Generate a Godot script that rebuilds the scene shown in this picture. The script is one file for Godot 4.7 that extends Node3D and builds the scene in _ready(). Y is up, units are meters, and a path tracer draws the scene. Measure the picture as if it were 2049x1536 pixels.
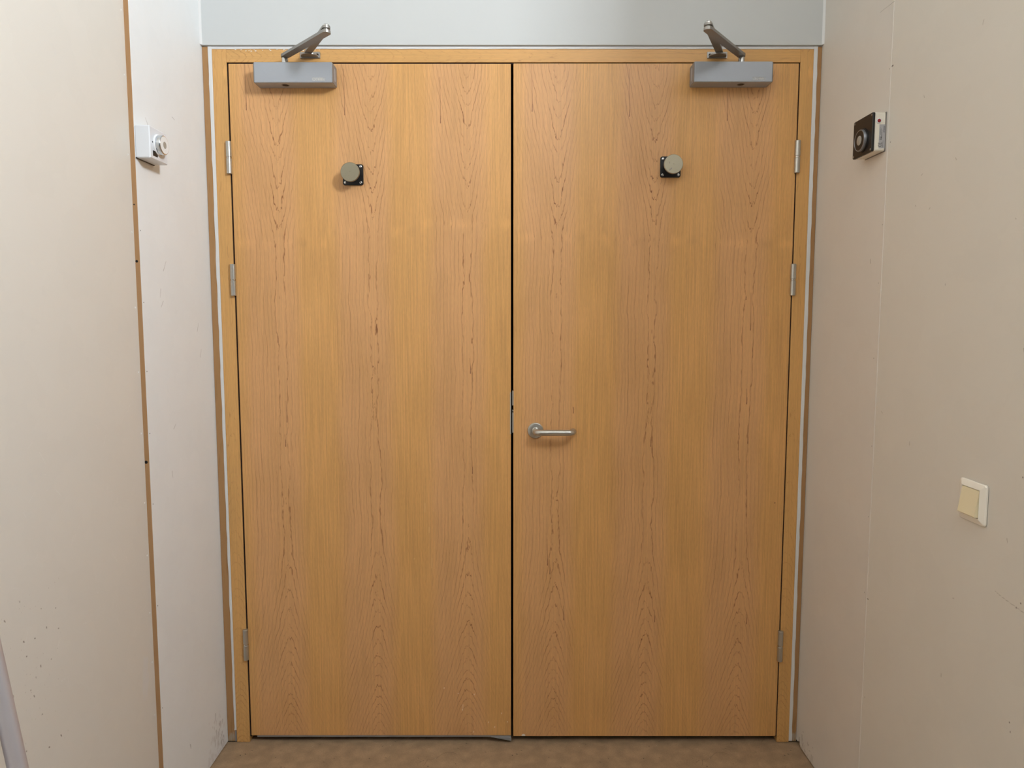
extends Node3D
# A pair of maple-veneered fire doors at the end of a short corridor.
# World: x to the right, y up, door faces in the plane z = 0, the corridor runs towards +z.

const EYE := 1.433          # height of the camera
const WALL := 0.968         # half the width of the corridor
const SEAM := 0.430         # distance from the doors to the joint between the wall boards
const TALL := 3.4           # height of the ceiling
const CORNER := 1.50        # where the right wall ends and the space widens to the right
const LAMP_A := Vector3(1.46, 3.02, 2.50)
const LAMP_B := Vector3(0.20, 2.80, 2.40)
const KEY := 10.8
const FILL := 0.2
const LONG := 5.2           # length of the corridor

var mats := {}
var taken := {}
var uv_axes := 0            # 0: x y, 1: z y, 2: x z, 3: y x
var uv_at := Vector2.ZERO
var uv_size := Vector2.ONE


func _ready() -> void:
	var cam := Camera3D.new()
	cam.name = "camera"
	cam.fov = rad_to_deg(2.0 * atan(768.0 / 1421.0))
	cam.position = Vector3(0, EYE, 2.3)
	cam.rotation_degrees = Vector3(-5.15, 0, 0)
	cam.near = 0.02
	cam.far = 50.0
	add_child(cam)
	cam.current = true
	var env := Environment.new()
	env.background_mode = Environment.BG_COLOR
	env.background_color = Color(0.02, 0.02, 0.02)
	env.tonemap_mode = Environment.TONE_MAPPER_LINEAR
	env.tonemap_exposure = 1.0
	env.sdfgi_enabled = true
	env.ssao_enabled = true
	env.ssil_enabled = true
	var we := WorldEnvironment.new()
	we.name = "world_environment"
	we.environment = env
	add_child(we)
	# lamps: the end of the right wall keeps the light of the first, round the corner, from the right-hand door; the second hangs over the viewpoint
	make_materials()
	panel_lamp("wall_lamp", "square opal wall lamp round the corner on the right", LAMP_A, Vector3(-1, 0, 0), Vector2(0.50, 0.50), Color(0.955, 0.985, 1.02), KEY, 0.6)
	globe_lamp("ceiling_globe_lamp", "round opal ceiling lamp over the viewpoint", LAMP_B, 0.16, Color(0.96, 0.985, 1.01), FILL, 0.6)
	build_room()
	build_frame()
	build_doors()
	closer(-0.669, 2.1555, -0.700, Vector3(-0.525, 0, 0.212), -0.630, "grey overhead door closer with folded arm at the top of the left door leaf")
	closer(0.6765, 2.1575, 0.707, Vector3(0.5495, 0, 0.228), 0.640, "grey overhead door closer with folded arm at the top of the right door leaf")
	armature(Vector3(-0.5026, 1.8901, 0), "round steel magnet plate on black square base, on the left door leaf", 3)
	armature(Vector3(0.5007, 1.9141, 0), "scuffed round steel magnet plate on black square base, on the right door leaf", 7)
	white_magnet()
	black_magnet()
	light_switch()
	poles()


# ---------------------------------------------------------------- naming

func numbered(called: String) -> String:
	if not taken.has(called):
		taken[called] = 0
		return called
	taken[called] += 1
	return "%s_%03d" % [called, taken[called]]


func tag(o: Node3D, label: String, category: String, kind := "", group := "") -> void:
	o.set_meta("label", label)
	o.set_meta("category", category)
	if kind != "":
		o.set_meta("kind", kind)
	if group != "":
		o.set_meta("group", group)


func thing(called: String, label: String, category: String, at := Vector3.ZERO, kind := "") -> Node3D:
	var o := Node3D.new()
	o.name = numbered(called)
	o.position = at
	add_child(o, true)
	tag(o, label, category, kind)
	return o


func part(called: String, st: SurfaceTool, m: Material, parent: Node3D) -> MeshInstance3D:
	var o := MeshInstance3D.new()
	var n := 0
	var nm := called
	while parent.has_node(NodePath(nm)):
		n += 1
		nm = "%s_%03d" % [called, n]
	o.name = nm
	o.mesh = st.commit()
	o.material_override = null
	o.set_surface_override_material(0, m)
	o.cast_shadow = GeometryInstance3D.SHADOW_CASTING_SETTING_ON
	parent.add_child(o, true)
	return o


# ---------------------------------------------------------------- shapes

func begin() -> SurfaceTool:
	var st := SurfaceTool.new()
	st.begin(Mesh.PRIMITIVE_TRIANGLES)
	return st


func uv_of(p: Vector3) -> Vector2:
	var q := Vector2(p.x, p.y)
	if uv_axes == 1:
		q = Vector2(p.z, p.y)
	elif uv_axes == 2:
		q = Vector2(p.x, p.z)
	elif uv_axes == 3:
		q = Vector2(p.y, p.x)
	q = (q - uv_at) / uv_size
	return Vector2(q.x, 1.0 - q.y)


func uv_map(axes: int, at: Vector2, size: Vector2) -> void:
	uv_axes = axes
	uv_at = at
	uv_size = size


func tri_n(st: SurfaceTool, a: Vector3, b: Vector3, c: Vector3, na: Vector3, nb: Vector3, nc: Vector3) -> void:
	if (a - c).cross(a - b).dot(na + nb + nc) < 0.0:
		var t := b
		b = c
		c = t
		t = nb
		nb = nc
		nc = t
	for v in [[a, na], [b, nb], [c, nc]]:
		st.set_normal(v[1])
		st.set_uv(uv_of(v[0]))
		st.add_vertex(v[0])


func tri(st: SurfaceTool, a: Vector3, b: Vector3, c: Vector3, out: Vector3) -> void:
	var n := (a - c).cross(a - b)
	if n.length() < 1e-12:
		return
	n = n.normalized()
	if n.dot(out) < 0.0:
		n = -n
	tri_n(st, a, b, c, n, n, n)


func quad(st: SurfaceTool, a: Vector3, b: Vector3, c: Vector3, d: Vector3, out: Vector3) -> void:
	tri(st, a, b, c, out)
	tri(st, a, c, d, out)


# a box from lo to hi with all its edges chamfered by b
func box(st: SurfaceTool, lo: Vector3, hi: Vector3, b := 0.0) -> void:
	box_t(st, Transform3D(Basis(), (lo + hi) / 2.0), hi - lo, b)


func box_t(st: SurfaceTool, t: Transform3D, size: Vector3, b := 0.0) -> void:
	var h := size / 2.0
	for ax in 3:
		var u := (ax + 1) % 3
		var w := (ax + 2) % 3
		for s in [-1.0, 1.0]:
			var f := []
			for k in [[-1, -1], [1, -1], [1, 1], [-1, 1]]:
				var p := Vector3.ZERO
				p[ax] = s * h[ax]
				p[u] = k[0] * (h[u] - b)
				p[w] = k[1] * (h[w] - b)
				f.append(t * p)
			var o := Vector3.ZERO
			o[ax] = s
			quad(st, f[0], f[1], f[2], f[3], t.basis * o)
		if b <= 0.0:
			continue
		for s in [-1.0, 1.0]:
			for r in [-1.0, 1.0]:
				var f := []
				for k in [[0, -1], [0, 1], [1, 1], [1, -1]]:
					var p := Vector3.ZERO
					p[ax] = k[1] * (h[ax] - b)
					p[u] = s * (h[u] - (b if k[0] == 0 else 0.0))
					p[w] = r * (h[w] - (b if k[0] == 1 else 0.0))
					f.append(t * p)
				var o := Vector3.ZERO
				o[u] = s
				o[w] = r
				quad(st, f[0], f[1], f[2], f[3], t.basis * o)
	if b > 0.0:
		for x in [-1.0, 1.0]:
			for y in [-1.0, 1.0]:
				for z in [-1.0, 1.0]:
					var c := Vector3(x, y, z) * h
					tri(st, t * (c - Vector3(0, y, z) * b), t * (c - Vector3(x, 0, z) * b), t * (c - Vector3(x, y, 0) * b), t.basis * Vector3(x, y, z))


# a polygon (points in the x y plane of t) raised along the z axis of t, its front edge chamfered by b
func prism(st: SurfaceTool, t: Transform3D, pts: PackedVector2Array, depth: float, b := 0.0) -> void:
	var n := pts.size()
	if Geometry2D.is_polygon_clockwise(pts):
		pts.reverse()
	var inner := PackedVector2Array()
	for i in n:
		var e0 := (pts[i] - pts[(i + n - 1) % n]).normalized()
		var e1 := (pts[(i + 1) % n] - pts[i]).normalized()
		var nm := (Vector2(-e0.y, e0.x) + Vector2(-e1.y, e1.x)).normalized()
		inner.append(pts[i] + nm * b / maxf(0.4, nm.dot(Vector2(-e1.y, e1.x))))
	var tris := Geometry2D.triangulate_polygon(pts)
	for i in range(0, tris.size(), 3):
		for s in 2:
			var q := []
			for k in 3:
				var p: Vector2 = inner[tris[i + k]] if s == 1 else pts[tris[i + k]]
				q.append(t * Vector3(p.x, p.y, depth * s))
			tri(st, q[0], q[1], q[2], t.basis.z * (1 if s else -1))
	for i in n:
		var j := (i + 1) % n
		var e := pts[j] - pts[i]
		var o := t.basis * Vector3(e.y, -e.x, 0)
		var a0 := t * Vector3(pts[i].x, pts[i].y, 0)
		var a1 := t * Vector3(pts[j].x, pts[j].y, 0)
		var b0 := t * Vector3(pts[i].x, pts[i].y, depth - b)
		var b1 := t * Vector3(pts[j].x, pts[j].y, depth - b)
		quad(st, a0, a1, b1, b0, o)
		if b > 0.0:
			quad(st, b0, b1, t * Vector3(inner[j].x, inner[j].y, depth), t * Vector3(inner[i].x, inner[i].y, depth), o.normalized() + t.basis.z)


# a profile of (radius, height) turned round the z axis of t; a corner sharper than about 35 degrees stays sharp
func lathe(st: SurfaceTool, t: Transform3D, prof: Array, segs := 32) -> void:
	for i in prof.size() - 1:
		var p: Vector2 = prof[i]
		var q: Vector2 = prof[i + 1]
		var e := (q - p).normalized()
		var n0 := Vector2(e.y, -e.x)
		var na := n0
		var nb := n0
		if i > 0:
			var f: Vector2 = (p - prof[i - 1]).normalized()
			if f.dot(e) > 0.8:
				na = (n0 + Vector2(f.y, -f.x)).normalized()
		if i < prof.size() - 2:
			var f: Vector2 = (prof[i + 2] - q).normalized()
			if f.dot(e) > 0.8:
				nb = (n0 + Vector2(f.y, -f.x)).normalized()
		for k in segs:
			var c0 := Vector2.from_angle(TAU * k / segs)
			var c1 := Vector2.from_angle(TAU * (k + 1) / segs)
			var v := [[p, c0, na], [p, c1, na], [q, c1, nb], [q, c0, nb]].map(func(a): return [t * Vector3(a[0].x * a[1].x, a[0].x * a[1].y, a[0].y), (t.basis * Vector3(a[2].x * a[1].x, a[2].x * a[1].y, a[2].y)).normalized()])
			if p.x > 1e-6:
				tri_n(st, v[0][0], v[1][0], v[2][0], v[0][1], v[1][1], v[2][1])
			if q.x > 1e-6:
				tri_n(st, v[0][0], v[2][0], v[3][0], v[0][1], v[2][1], v[3][1])


func rod(st: SurfaceTool, a: Vector3, b: Vector3, r: float, segs := 24, c := 0.001) -> void:
	var l := a.distance_to(b)
	lathe(st, Transform3D(turn_to((b - a).normalized()), a), [Vector2(0, 0), Vector2(r - c, 0), Vector2(r, c), Vector2(r, l - c), Vector2(r - c, l), Vector2(0, l)], segs)


# a basis whose z axis points along d
func turn_to(d: Vector3) -> Basis:
	var u := Vector3.UP if absf(d.y) < 0.9 else Vector3.BACK
	var x := u.cross(d).normalized()
	return Basis(x, d.cross(x), d)


# a round tube along a path, closed at both ends
func tube(st: SurfaceTool, path: PackedVector3Array, r: float, segs := 20) -> void:
	var rings := []
	var frame := Basis()
	for i in path.size():
		var d := (path[mini(i + 1, path.size() - 1)] - path[maxi(i - 1, 0)]).normalized()
		if i == 0:
			frame = turn_to(d)
		else:
			var x := (frame.x - d * d.dot(frame.x)).normalized()
			frame = Basis(x, d.cross(x), d)
		var ring := []
		for k in segs + 1:
			var c := Vector2.from_angle(TAU * k / segs)
			var n := frame.x * c.x + frame.y * c.y
			ring.append([path[i] + n * r, n])
		rings.append(ring)
	for i in path.size() - 1:
		for k in segs:
			var a = rings[i][k]
			var b = rings[i][k + 1]
			var c = rings[i + 1][k + 1]
			var d = rings[i + 1][k]
			tri_n(st, a[0], b[0], c[0], a[1], b[1], c[1])
			tri_n(st, a[0], c[0], d[0], a[1], c[1], d[1])
	for e in [[0, 1], [path.size() - 1, path.size() - 2]]:
		var o: Vector3 = (path[e[0]] - path[e[1]]).normalized()
		for k in segs:
			tri(st, path[e[0]], rings[e[0]][k][0], rings[e[0]][k + 1][0], o)


func rounded_rect(w: float, h: float, r: float, steps := 5) -> PackedVector2Array:
	var p := PackedVector2Array()
	for k in 4:
		var c := Vector2((w / 2 - r) * [1, -1, -1, 1][k], (h / 2 - r) * [1, 1, -1, -1][k])
		for s in steps + 1:
			p.append(c + Vector2.from_angle(PI / 2 * (k + float(s) / steps)) * r)
	return p


# the outline round two circles of different size
func link(a: Vector2, ra: float, b: Vector2, rb: float, steps := 12) -> PackedVector2Array:
	var p := PackedVector2Array()
	var dir := (b - a).angle()
	var lean := acos(clampf((ra - rb) / a.distance_to(b), -1, 1))
	for s in steps + 1:
		p.append(b + Vector2.from_angle(dir - lean + 2 * lean * s / steps) * rb)
	for s in steps + 1:
		p.append(a + Vector2.from_angle(dir + lean + (TAU - 2 * lean) * s / steps) * ra)
	return p


func facing(at: Vector3, x: Vector3, y: Vector3) -> Transform3D:
	return Transform3D(Basis(x, y, x.cross(y)), at)


# ---------------------------------------------------------------- materials

func mat(called: String, c: Color, rough := 0.6, metal := 0.0) -> StandardMaterial3D:
	var m := StandardMaterial3D.new()
	m.resource_name = called
	m.albedo_color = c
	m.roughness = rough
	m.metallic = metal
	mats[called] = m
	return m


func rgb8(r: int, g: int, b: int) -> Color:
	return Color8(r, g, b)


func bumpy(m: StandardMaterial3D, freq: float, depth: float, scale: float, seed_: int) -> void:
	var n := FastNoiseLite.new()
	n.seed = seed_
	n.noise_type = FastNoiseLite.TYPE_SIMPLEX_SMOOTH
	n.frequency = freq
	n.fractal_octaves = 4
	var t := NoiseTexture2D.new()
	t.width = 256
	t.height = 256
	t.seamless = true
	t.noise = n
	m.heightmap_enabled = true
	m.heightmap_texture = t
	m.heightmap_scale = depth
	m.uv1_triplanar = true
	m.uv1_world_triplanar = true
	m.uv1_scale = Vector3.ONE * scale


func make_materials() -> void:
	mat("white_paint", rgb8(206, 208, 206), 0.55)
	mat("room_paint", rgb8(104, 101, 97), 0.8)
	mat("ceiling_paint", rgb8(225, 224, 220), 0.9)
	mat("beige_board", rgb8(224, 218, 207), 0.6)
	mat("raw_fibreboard", rgb8(172, 132, 90), 0.85)
	mat("caulk", rgb8(226, 225, 222), 0.5)
	mat("dark_void", rgb8(24, 20, 18), 0.95)
	mat("dark_gap", rgb8(30, 15, 12), 0.95)
	mat("closer_silver", rgb8(168, 172, 178), 0.42, 0.35)
	mat("closer_cap", rgb8(140, 134, 128), 0.6, 0.1)
	mat("arm_steel", rgb8(158, 154, 148), 0.38, 0.75)
	mat("bright_steel", rgb8(205, 204, 200), 0.25, 0.95)
	mat("brushed_steel", rgb8(190, 186, 176), 0.31, 0.85)
	mat("nickel_disc", rgb8(152, 145, 124), 0.45, 0.8)
	mat("worn_nickel_disc", rgb8(178, 170, 148), 0.5, 0.7)
	mat("black_plastic", rgb8(20, 19, 19), 0.4)
	mat("hole_black", rgb8(10, 8, 8), 0.9)
	mat("brown_hole", rgb8(52, 38, 30), 0.8)
	mat("white_plastic", rgb8(226, 229, 232), 0.3)
	mat("ivory_plastic", rgb8(240, 227, 190), 0.32)
	mat("ivory_frame", rgb8(247, 241, 227), 0.35)
	mat("off_white_plastic", rgb8(238, 231, 216), 0.4)
	mat("dull_steel", rgb8(150, 152, 156), 0.38, 0.7)
	mat("lock_steel", rgb8(190, 186, 176), 0.45, 0.4)
	mat("chrome", rgb8(214, 220, 226), 0.14, 1.0)
	mat("magnet_grey", rgb8(176, 172, 162), 0.5, 0.3)
	mat("brass_grey", rgb8(150, 138, 112), 0.45, 0.6)
	mat("ring_white", rgb8(238, 238, 236), 0.35)
	mat("red_lens", rgb8(150, 12, 24), 0.2)
	mat("sticker", rgb8(178, 176, 176), 0.5)
	mat("print_black", rgb8(30, 28, 28), 0.7)
	mat("screw_dark", rgb8(52, 44, 36), 0.7)
	mat("screw_white", rgb8(240, 238, 232), 0.5)
	mat("rubber_grey", rgb8(140, 138, 136), 0.6)
	mat("pole_grey", rgb8(206, 202, 205), 0.38, 0.45)
	mat("lamp_housing", rgb8(230, 230, 228), 0.5)
	bumpy(mats.white_paint, 0.03, 0.012, 3.0, 5)
	bumpy(mats.closer_silver, 0.12, 0.004, 14.0, 6)
	var f := mat("floor_screed", Color.WHITE, 0.55)
	f.albedo_texture = floor_picture()
	f.texture_repeat = true


func noise_bytes(w: int, h: int, freq: float, stretch: float, seed_: int, octaves := 3) -> PackedByteArray:
	var n := FastNoiseLite.new()
	n.seed = seed_
	n.noise_type = FastNoiseLite.TYPE_SIMPLEX_SMOOTH
	n.frequency = freq
	n.fractal_octaves = octaves
	var im := n.get_image(w, maxi(4, int(h / stretch)))
	im.resize(w, h, Image.INTERPOLATE_CUBIC)
	im.convert(Image.FORMAT_L8)
	return im.get_data()


func textured(called: String, im: Image, rough: float) -> StandardMaterial3D:
	var m := mat(called, Color.WHITE, rough)
	m.albedo_texture = ImageTexture.create_from_image(im)
	m.texture_repeat = false
	return m


# the veneer: rings of a flat-sawn log, in strips laid side by side as they come off the knife
# centres: where the heart of the figure lies in each strip (metres from the left edge)
func veneer(wide: float, high: float, w: int, h: int, centres: Array, edges: Array, slips: Array, seed_: int, pale: Color, rosy: Color, strength := 1.0) -> Image:
	var rng := RandomNumberGenerator.new()
	rng.seed = seed_
	var serr := noise_bytes(w, h, 0.16, 7.0, seed_ + 1, 2)
	var wob := noise_bytes(w, h, 0.014, 7.0, seed_ + 2, 2)
	var fleck := noise_bytes(w, h, 0.42, 9.0, seed_ + 7, 2)
	var fade := noise_bytes(w, h, 0.05, 24.0, seed_ + 3, 2)
	var fib := noise_bytes(w, h, 0.20, 60.0, seed_ + 4, 4)
	var cloud := noise_bytes(w, h, 0.008, 3.0, seed_ + 5, 3)
	var path := FastNoiseLite.new()
	path.seed = 11
	path.frequency = 1.0
	path.fractal_octaves = 3
	var ring_strength := PackedFloat32Array()
	for k in 4096:
		ring_strength.append(0.35 + 0.65 * rng.randf() * rng.randf() + (0.35 if rng.randf() < 0.3 else 0.0))
	var s := 0.0062
	var pm := wide / w
	var out := PackedByteArray()
	out.resize(w * h * 3)
	var strip_of := PackedInt32Array()
	var u_of := PackedFloat32Array()
	for x in w:
		var u := (x + 0.5) * pm
		var k := 0
		while k < centres.size() - 1 and u > edges[k]:
			k += 1
		strip_of.append(k)
		u_of.append(u - centres[k])
	var rows := []
	for k in centres.size():
		var row := []
		for y in h + 1:
			var v: float = high * (1.0 - float(y) / h) + slips[k]
			var up := maxf(0.0, v - 1.66)
			var low := maxf(0.0, 0.72 - v)
			var d := 0.127 - 0.112 * pow(up, 1.15) - 0.155 * pow(low, 1.75)
			d += 0.0030 * path.get_noise_2d(v * 3.0, 5.0 + 0.35 * k) * (1.0 - smoothstep(0.0, 0.25, low)) + 0.0016 * path.get_noise_2d(v * 11.0, 40.0 + 0.6 * k)
			row.append(d)
		rows.append(row)
	var at := 0
	for y in h:
		var v := high * (1.0 - (y + 0.5) / h)
		var d := PackedFloat32Array()
		var gy := PackedFloat32Array()
		var cx := PackedFloat32Array()
		var knot := PackedFloat32Array()
		for k in centres.size():
			d.append(rows[k][y])
			gy.append(absf(rows[k][y + 1] - rows[k][y]) / (high / h))
			var vs: float = v + slips[k]
			cx.append(0.006 * path.get_noise_2d(vs * 1.6, 90.0) + 0.0025 * path.get_noise_2d(vs * 6.0, 120.0 + 0.5 * k) + 0.008 * (vs - 1.2) * 0.4)
			knot.append(exp(-pow((vs - 1.652) / 0.016, 2.0)))
		var at_row := y * w
		for x in w:
			var k := strip_of[x]
			var u := u_of[x] - cx[k]
			var i := at_row + x
			var near := exp(-u * u * 1900.0)
			var dd := d[k]
			var au := sqrt(u * u + 0.000225)
			var r := dd + 0.56 * (au - 0.015)
			var kn := knot[k]
			var rr := r + (serr[i] / 255.0 - 0.5) * (0.0004 + 0.0026 * near + 0.002 * kn) + (wob[i] / 255.0 - 0.5) * (0.0034 + 0.006 * kn)
			var q := rr / s
			var ring := floori(q + 0.5)
			var f := q - ring
			var gx := 0.56 * u / au
			var g := sqrt(gx * gx + gy[k] * gy[k])
			if g < 0.11:
				g = 0.11
			var lw := 0.00095 + 0.0005 * near
			var dist := absf(f) * s / g
			if f < 0.0:
				dist *= 0.7
			var zone := clampf(1.0 - (absf(u + 0.028) - 0.062) / 0.045, 0.0, 1.0)
			var line := 0.0
			if dist < lw:
				line = (1.0 - dist / lw) * ring_strength[(ring + 4000) % 4096] * (0.25 + 1.15 * maxf(0.0, fade[i] / 255.0 - 0.25)) * (0.25 + 0.75 * zone) * (0.8 + 0.85 * near) * strength
			line = minf(line, 1.25)
			var tone := 1.0 + (fib[i] / 255.0 - 0.5) * (0.13 - 0.05 * zone) + (fleck[i] / 255.0 - 0.5) * 0.07 + (cloud[i] / 255.0 - 0.5) * 0.05 + kn * 0.13 * (wob[i] / 255.0 - 0.38)
			zone = clampf(zone + (cloud[i] / 255.0 - 0.5) * 0.5, 0.0, 1.0)
			var c := pale.lerp(rosy, zone)
			out[at] = clampi(int(c.r * 255.0 * tone * (1.0 - 0.38 * line) + 0.5), 0, 255)
			out[at + 1] = clampi(int(c.g * 255.0 * tone * (1.0 - 0.50 * line) + 0.5), 0, 255)
			out[at + 2] = clampi(int(c.b * 255.0 * tone * (1.0 - 0.62 * line) + 0.5), 0, 255)
			at += 3
	return Image.create_from_data(w, h, false, Image.FORMAT_RGB8, out)


# a mark of its own shape, soft at the rim: a stain, scuff or splash, drawn along a line
func streak(im: Image, a: Vector2, b: Vector2, r: float, c: Color, share := 1.0, ends := 1.0) -> void:
	var n := int(a.distance_to(b) / maxf(0.5, r * 0.5)) + 1
	for k in n + 1:
		var t := float(k) / n
		var p := a.lerp(b, t)
		var rr := r * lerpf(ends, 1.0, t)
		for y in range(int(p.y - rr - 1), int(p.y + rr + 2)):
			for x in range(int(p.x - rr - 1), int(p.x + rr + 2)):
				if x < 0 or y < 0 or x >= im.get_width() or y >= im.get_height():
					continue
				var q := clampf(rr + 0.5 - Vector2(x + 0.5, y + 0.5).distance_to(p), 0.0, 1.0) * share
				if q > 0.0:
					im.set_pixel(x, y, im.get_pixel(x, y).lerp(c, q))


func floor_picture() -> ImageTexture:
	var w := 1024
	var a := noise_bytes(w, w, 0.012, 1.0, 71, 5)
	var b := noise_bytes(w, w, 0.15, 1.0, 72, 3)
	var base := rgb8(164, 138, 108)
	var out := PackedByteArray()
	out.resize(w * w * 3)
	for i in w * w:
		var t := 1.0 + (a[i] / 255.0 - 0.5) * 0.20 + (b[i] / 255.0 - 0.5) * 0.12
		out[i * 3] = int(clampf(base.r * t, 0, 1) * 255)
		out[i * 3 + 1] = int(clampf(base.g * t, 0, 1) * 255)
		out[i * 3 + 2] = int(clampf(base.b * t, 0, 1) * 255)
	var im := Image.create_from_data(w, w, false, Image.FORMAT_RGB8, out)
	var rng := RandomNumberGenerator.new()
	rng.seed = 9
	for k in 130:
		var p := Vector2(rng.randf() * w, rng.randf() * w)
		streak(im, p, p + Vector2(rng.randf_range(-6, 6), rng.randf_range(-4, 4)), rng.randf_range(0.4, 1.5), rgb8(70, 54, 40), rng.randf_range(0.2, 0.8))
	for k in 16:
		var p := Vector2(rng.randf() * w, rng.randf() * w)
		var d := rng.randf() * TAU
		for j in 24:
			d += rng.randf_range(-0.7, 0.7)
			var q := p + Vector2.from_angle(d) * 7.0
			streak(im, p, q, 0.5, rgb8(92, 74, 56), 0.35)
			p = q
	for k in 30:
		var p := Vector2(rng.randf() * w, rng.randf() * w)
		streak(im, p, p + Vector2(1, 1), rng.randf_range(0.4, 1.2), rgb8(214, 200, 182), 0.7)
	return ImageTexture.create_from_image(im)


# ---------------------------------------------------------------- the room

# board faces carry their own stains; the picture covers z0..z1 and 0..2.4 m
func board_picture(base: Color, w: int, h: int, seed_: int) -> Image:
	var a := noise_bytes(w, h, 0.006, 1.0, seed_, 4)
	var out := PackedByteArray()
	out.resize(w * h * 3)
	for i in w * h:
		var t := 1.0 + (a[i] / 255.0 - 0.5) * 0.012
		out[i * 3] = int(clampf(base.r * t, 0, 1) * 255)
		out[i * 3 + 1] = int(clampf(base.g * t, 0, 1) * 255)
		out[i * 3 + 2] = int(clampf(base.b * t, 0, 1) * 255)
	return Image.create_from_data(w, h, false, Image.FORMAT_RGB8, out)


func spot(im: Image, z: float, y: float, z0: float, z1: float, r: float, c: Color, share := 1.0, to := Vector2.ZERO) -> void:
	var k := Vector2(im.get_width() / (z1 - z0), im.get_height() / 2.4)
	var p := Vector2((z - z0) * k.x, (2.4 - y) * k.y)
	streak(im, p, p + Vector2(to.x * k.x, -to.y * k.y), r * k.y, c, share, 0.6)


func build_room() -> void:
	var brown: StandardMaterial3D = mats.raw_fibreboard
	var rng := RandomNumberGenerator.new()
	rng.seed = 21
	# floor
	var st := begin()
	uv_map(2, Vector2(-1, 0), Vector2(0.9, 0.9))
	box(st, Vector3(-1.3, -0.12, -1.2), Vector3(2.1, 0, LONG + 0.2))
	var o := part("floor", st, mats.floor_screed, self)
	tag(o, "worn brown-beige floor with fine cracks in front of the doors", "floor", "structure")
	# ceiling
	st = begin()
	box(st, Vector3(-1.3, TALL, -1.2), Vector3(2.1, TALL + 0.12, LONG + 0.2))
	o = part("ceiling", st, mats.ceiling_paint, self)
	tag(o, "plain white ceiling of the corridor", "ceiling", "structure")
	# end walls, both out of the frame
	st = begin()
	box(st, Vector3(-1.3, 0, LONG), Vector3(2.1, TALL, LONG + 0.2))
	o = part("wall_rear", st, mats.room_paint, self)
	tag(o, "beige wall at the far end behind the viewpoint", "wall", "structure")
	st = begin()
	box(st, Vector3(1.52, 0, CORNER), Vector3(2.1, TALL, LONG))
	o = part("wall_side", st, mats.room_paint, self)
	tag(o, "beige side wall of the wider space right of the viewpoint", "wall", "structure")
	st = begin()
	box(st, Vector3(-1.3, 0, -1.2), Vector3(1.3, TALL, -1.0))
	o = part("wall_beyond", st, mats.dark_void, self)
	tag(o, "dark wall of the unlit space behind the doors", "wall", "structure")

	# left wall: a white board next to the doors stands proud of a beige one
	var wl := thing("wall_left", "left wall of a white board beside the doors and a lower beige board", "wall", Vector3.ZERO, "structure")
	st = begin()
	box(st, Vector3(-1.3, 0, -1.0), Vector3(-WALL - 0.025, TALL, LONG))
	part("backing", st, brown, wl)
	st = begin()
	box(st, Vector3(-WALL - 0.025, 0.004, -0.02), Vector3(-WALL - 0.0004, TALL, SEAM + 0.001), 0.0006)
	part("board_core", st, brown, wl)
	var pic := board_picture(rgb8(238, 240, 239), 400, 2048, 31)
	for k in 26:
		var z := 0.03 + 0.1 * rng.randf() * rng.randf()
		spot(pic, z + rng.randf() * 0.02, 0.02 + 0.16 * rng.randf() * rng.randf(), 0, SEAM, rng.randf_range(0.001, 0.0030), rgb8(136, 128, 124), rng.randf_range(0.05, 0.25), Vector2(rng.randf_range(-0.004, 0.004), rng.randf_range(0.0, 0.03)))
	for k in 60:
		spot(pic, 0.02 + 0.13 * rng.randf(), 0.01 + 0.15 * rng.randf() * rng.randf(), 0, SEAM, rng.randf_range(0.003, 0.012), rgb8(160, 152, 146), 0.05)
	spot(pic, 0.265, 0.146, 0, SEAM, 0.001, rgb8(110, 104, 100), 0.5, Vector2(0.004, 0.016))
	for k in 9:
		spot(pic, rng.randf_range(0.05, 0.4), rng.randf_range(0.5, 2.2), 0, SEAM, 0.0008, rgb8(170, 166, 162), 0.5, Vector2(rng.randf_range(-0.02, 0.02), rng.randf_range(-0.03, 0.03)))
	spot(pic, 0.37, 1.965, 0, SEAM, 0.0012, rgb8(188, 186, 184), 0.6, Vector2(-0.035, -0.05))
	textured("white_board", pic, 0.5)
	uv_map(1, Vector2(0, 0), Vector2(SEAM, 2.4))
	st = begin()
	box(st, Vector3(-WALL - 0.0006, 0.004, -0.02), Vector3(-WALL, TALL, SEAM), 0.0003)
	part("board_face", st, mats.white_board, wl).set_meta("label", "smooth white painted face")
	pic = board_picture(rgb8(224, 218, 207), 1024, 1640, 32)
	var z0 := SEAM
	var z1 := 1.93
	for p in [[0.873, 0.93], [0.834, 0.869], [0.817, 0.823], [0.851, 0.973], [0.781, 0.892], [0.788, 0.925], [0.786, 0.856], [0.769, 0.817], [0.756, 0.92], [0.714, 0.846], [0.714, 0.881], [0.698, 0.897], [0.681, 0.915], [0.662, 0.905], [0.613, 0.884], [0.531, 0.829], [0.531, 0.869], [0.565, 0.938], [0.693, 0.965]]:
		spot(pic, p[1], p[0], z0, z1, rng.randf_range(0.0005, 0.0012), rgb8(104, 90, 74), rng.randf_range(0.5, 0.9), Vector2(rng.randf_range(0, 0.003), rng.randf_range(0, 0.005)))
	for k in 130:
		spot(pic, 0.80 + 0.24 * rng.randf(), 0.42 + 0.46 * rng.randf(), z0, z1, rng.randf_range(0.0002, 0.0006), rgb8(116, 102, 86), rng.randf_range(0.1, 0.5))
	for k in 30:
		spot(pic, 0.475 + 0.02 * rng.randf(), 0.42 + 0.07 * rng.randf(), z0, z1, 0.006, rgb8(250, 247, 240), 0.035, Vector2(-0.012, 0.05))
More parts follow.
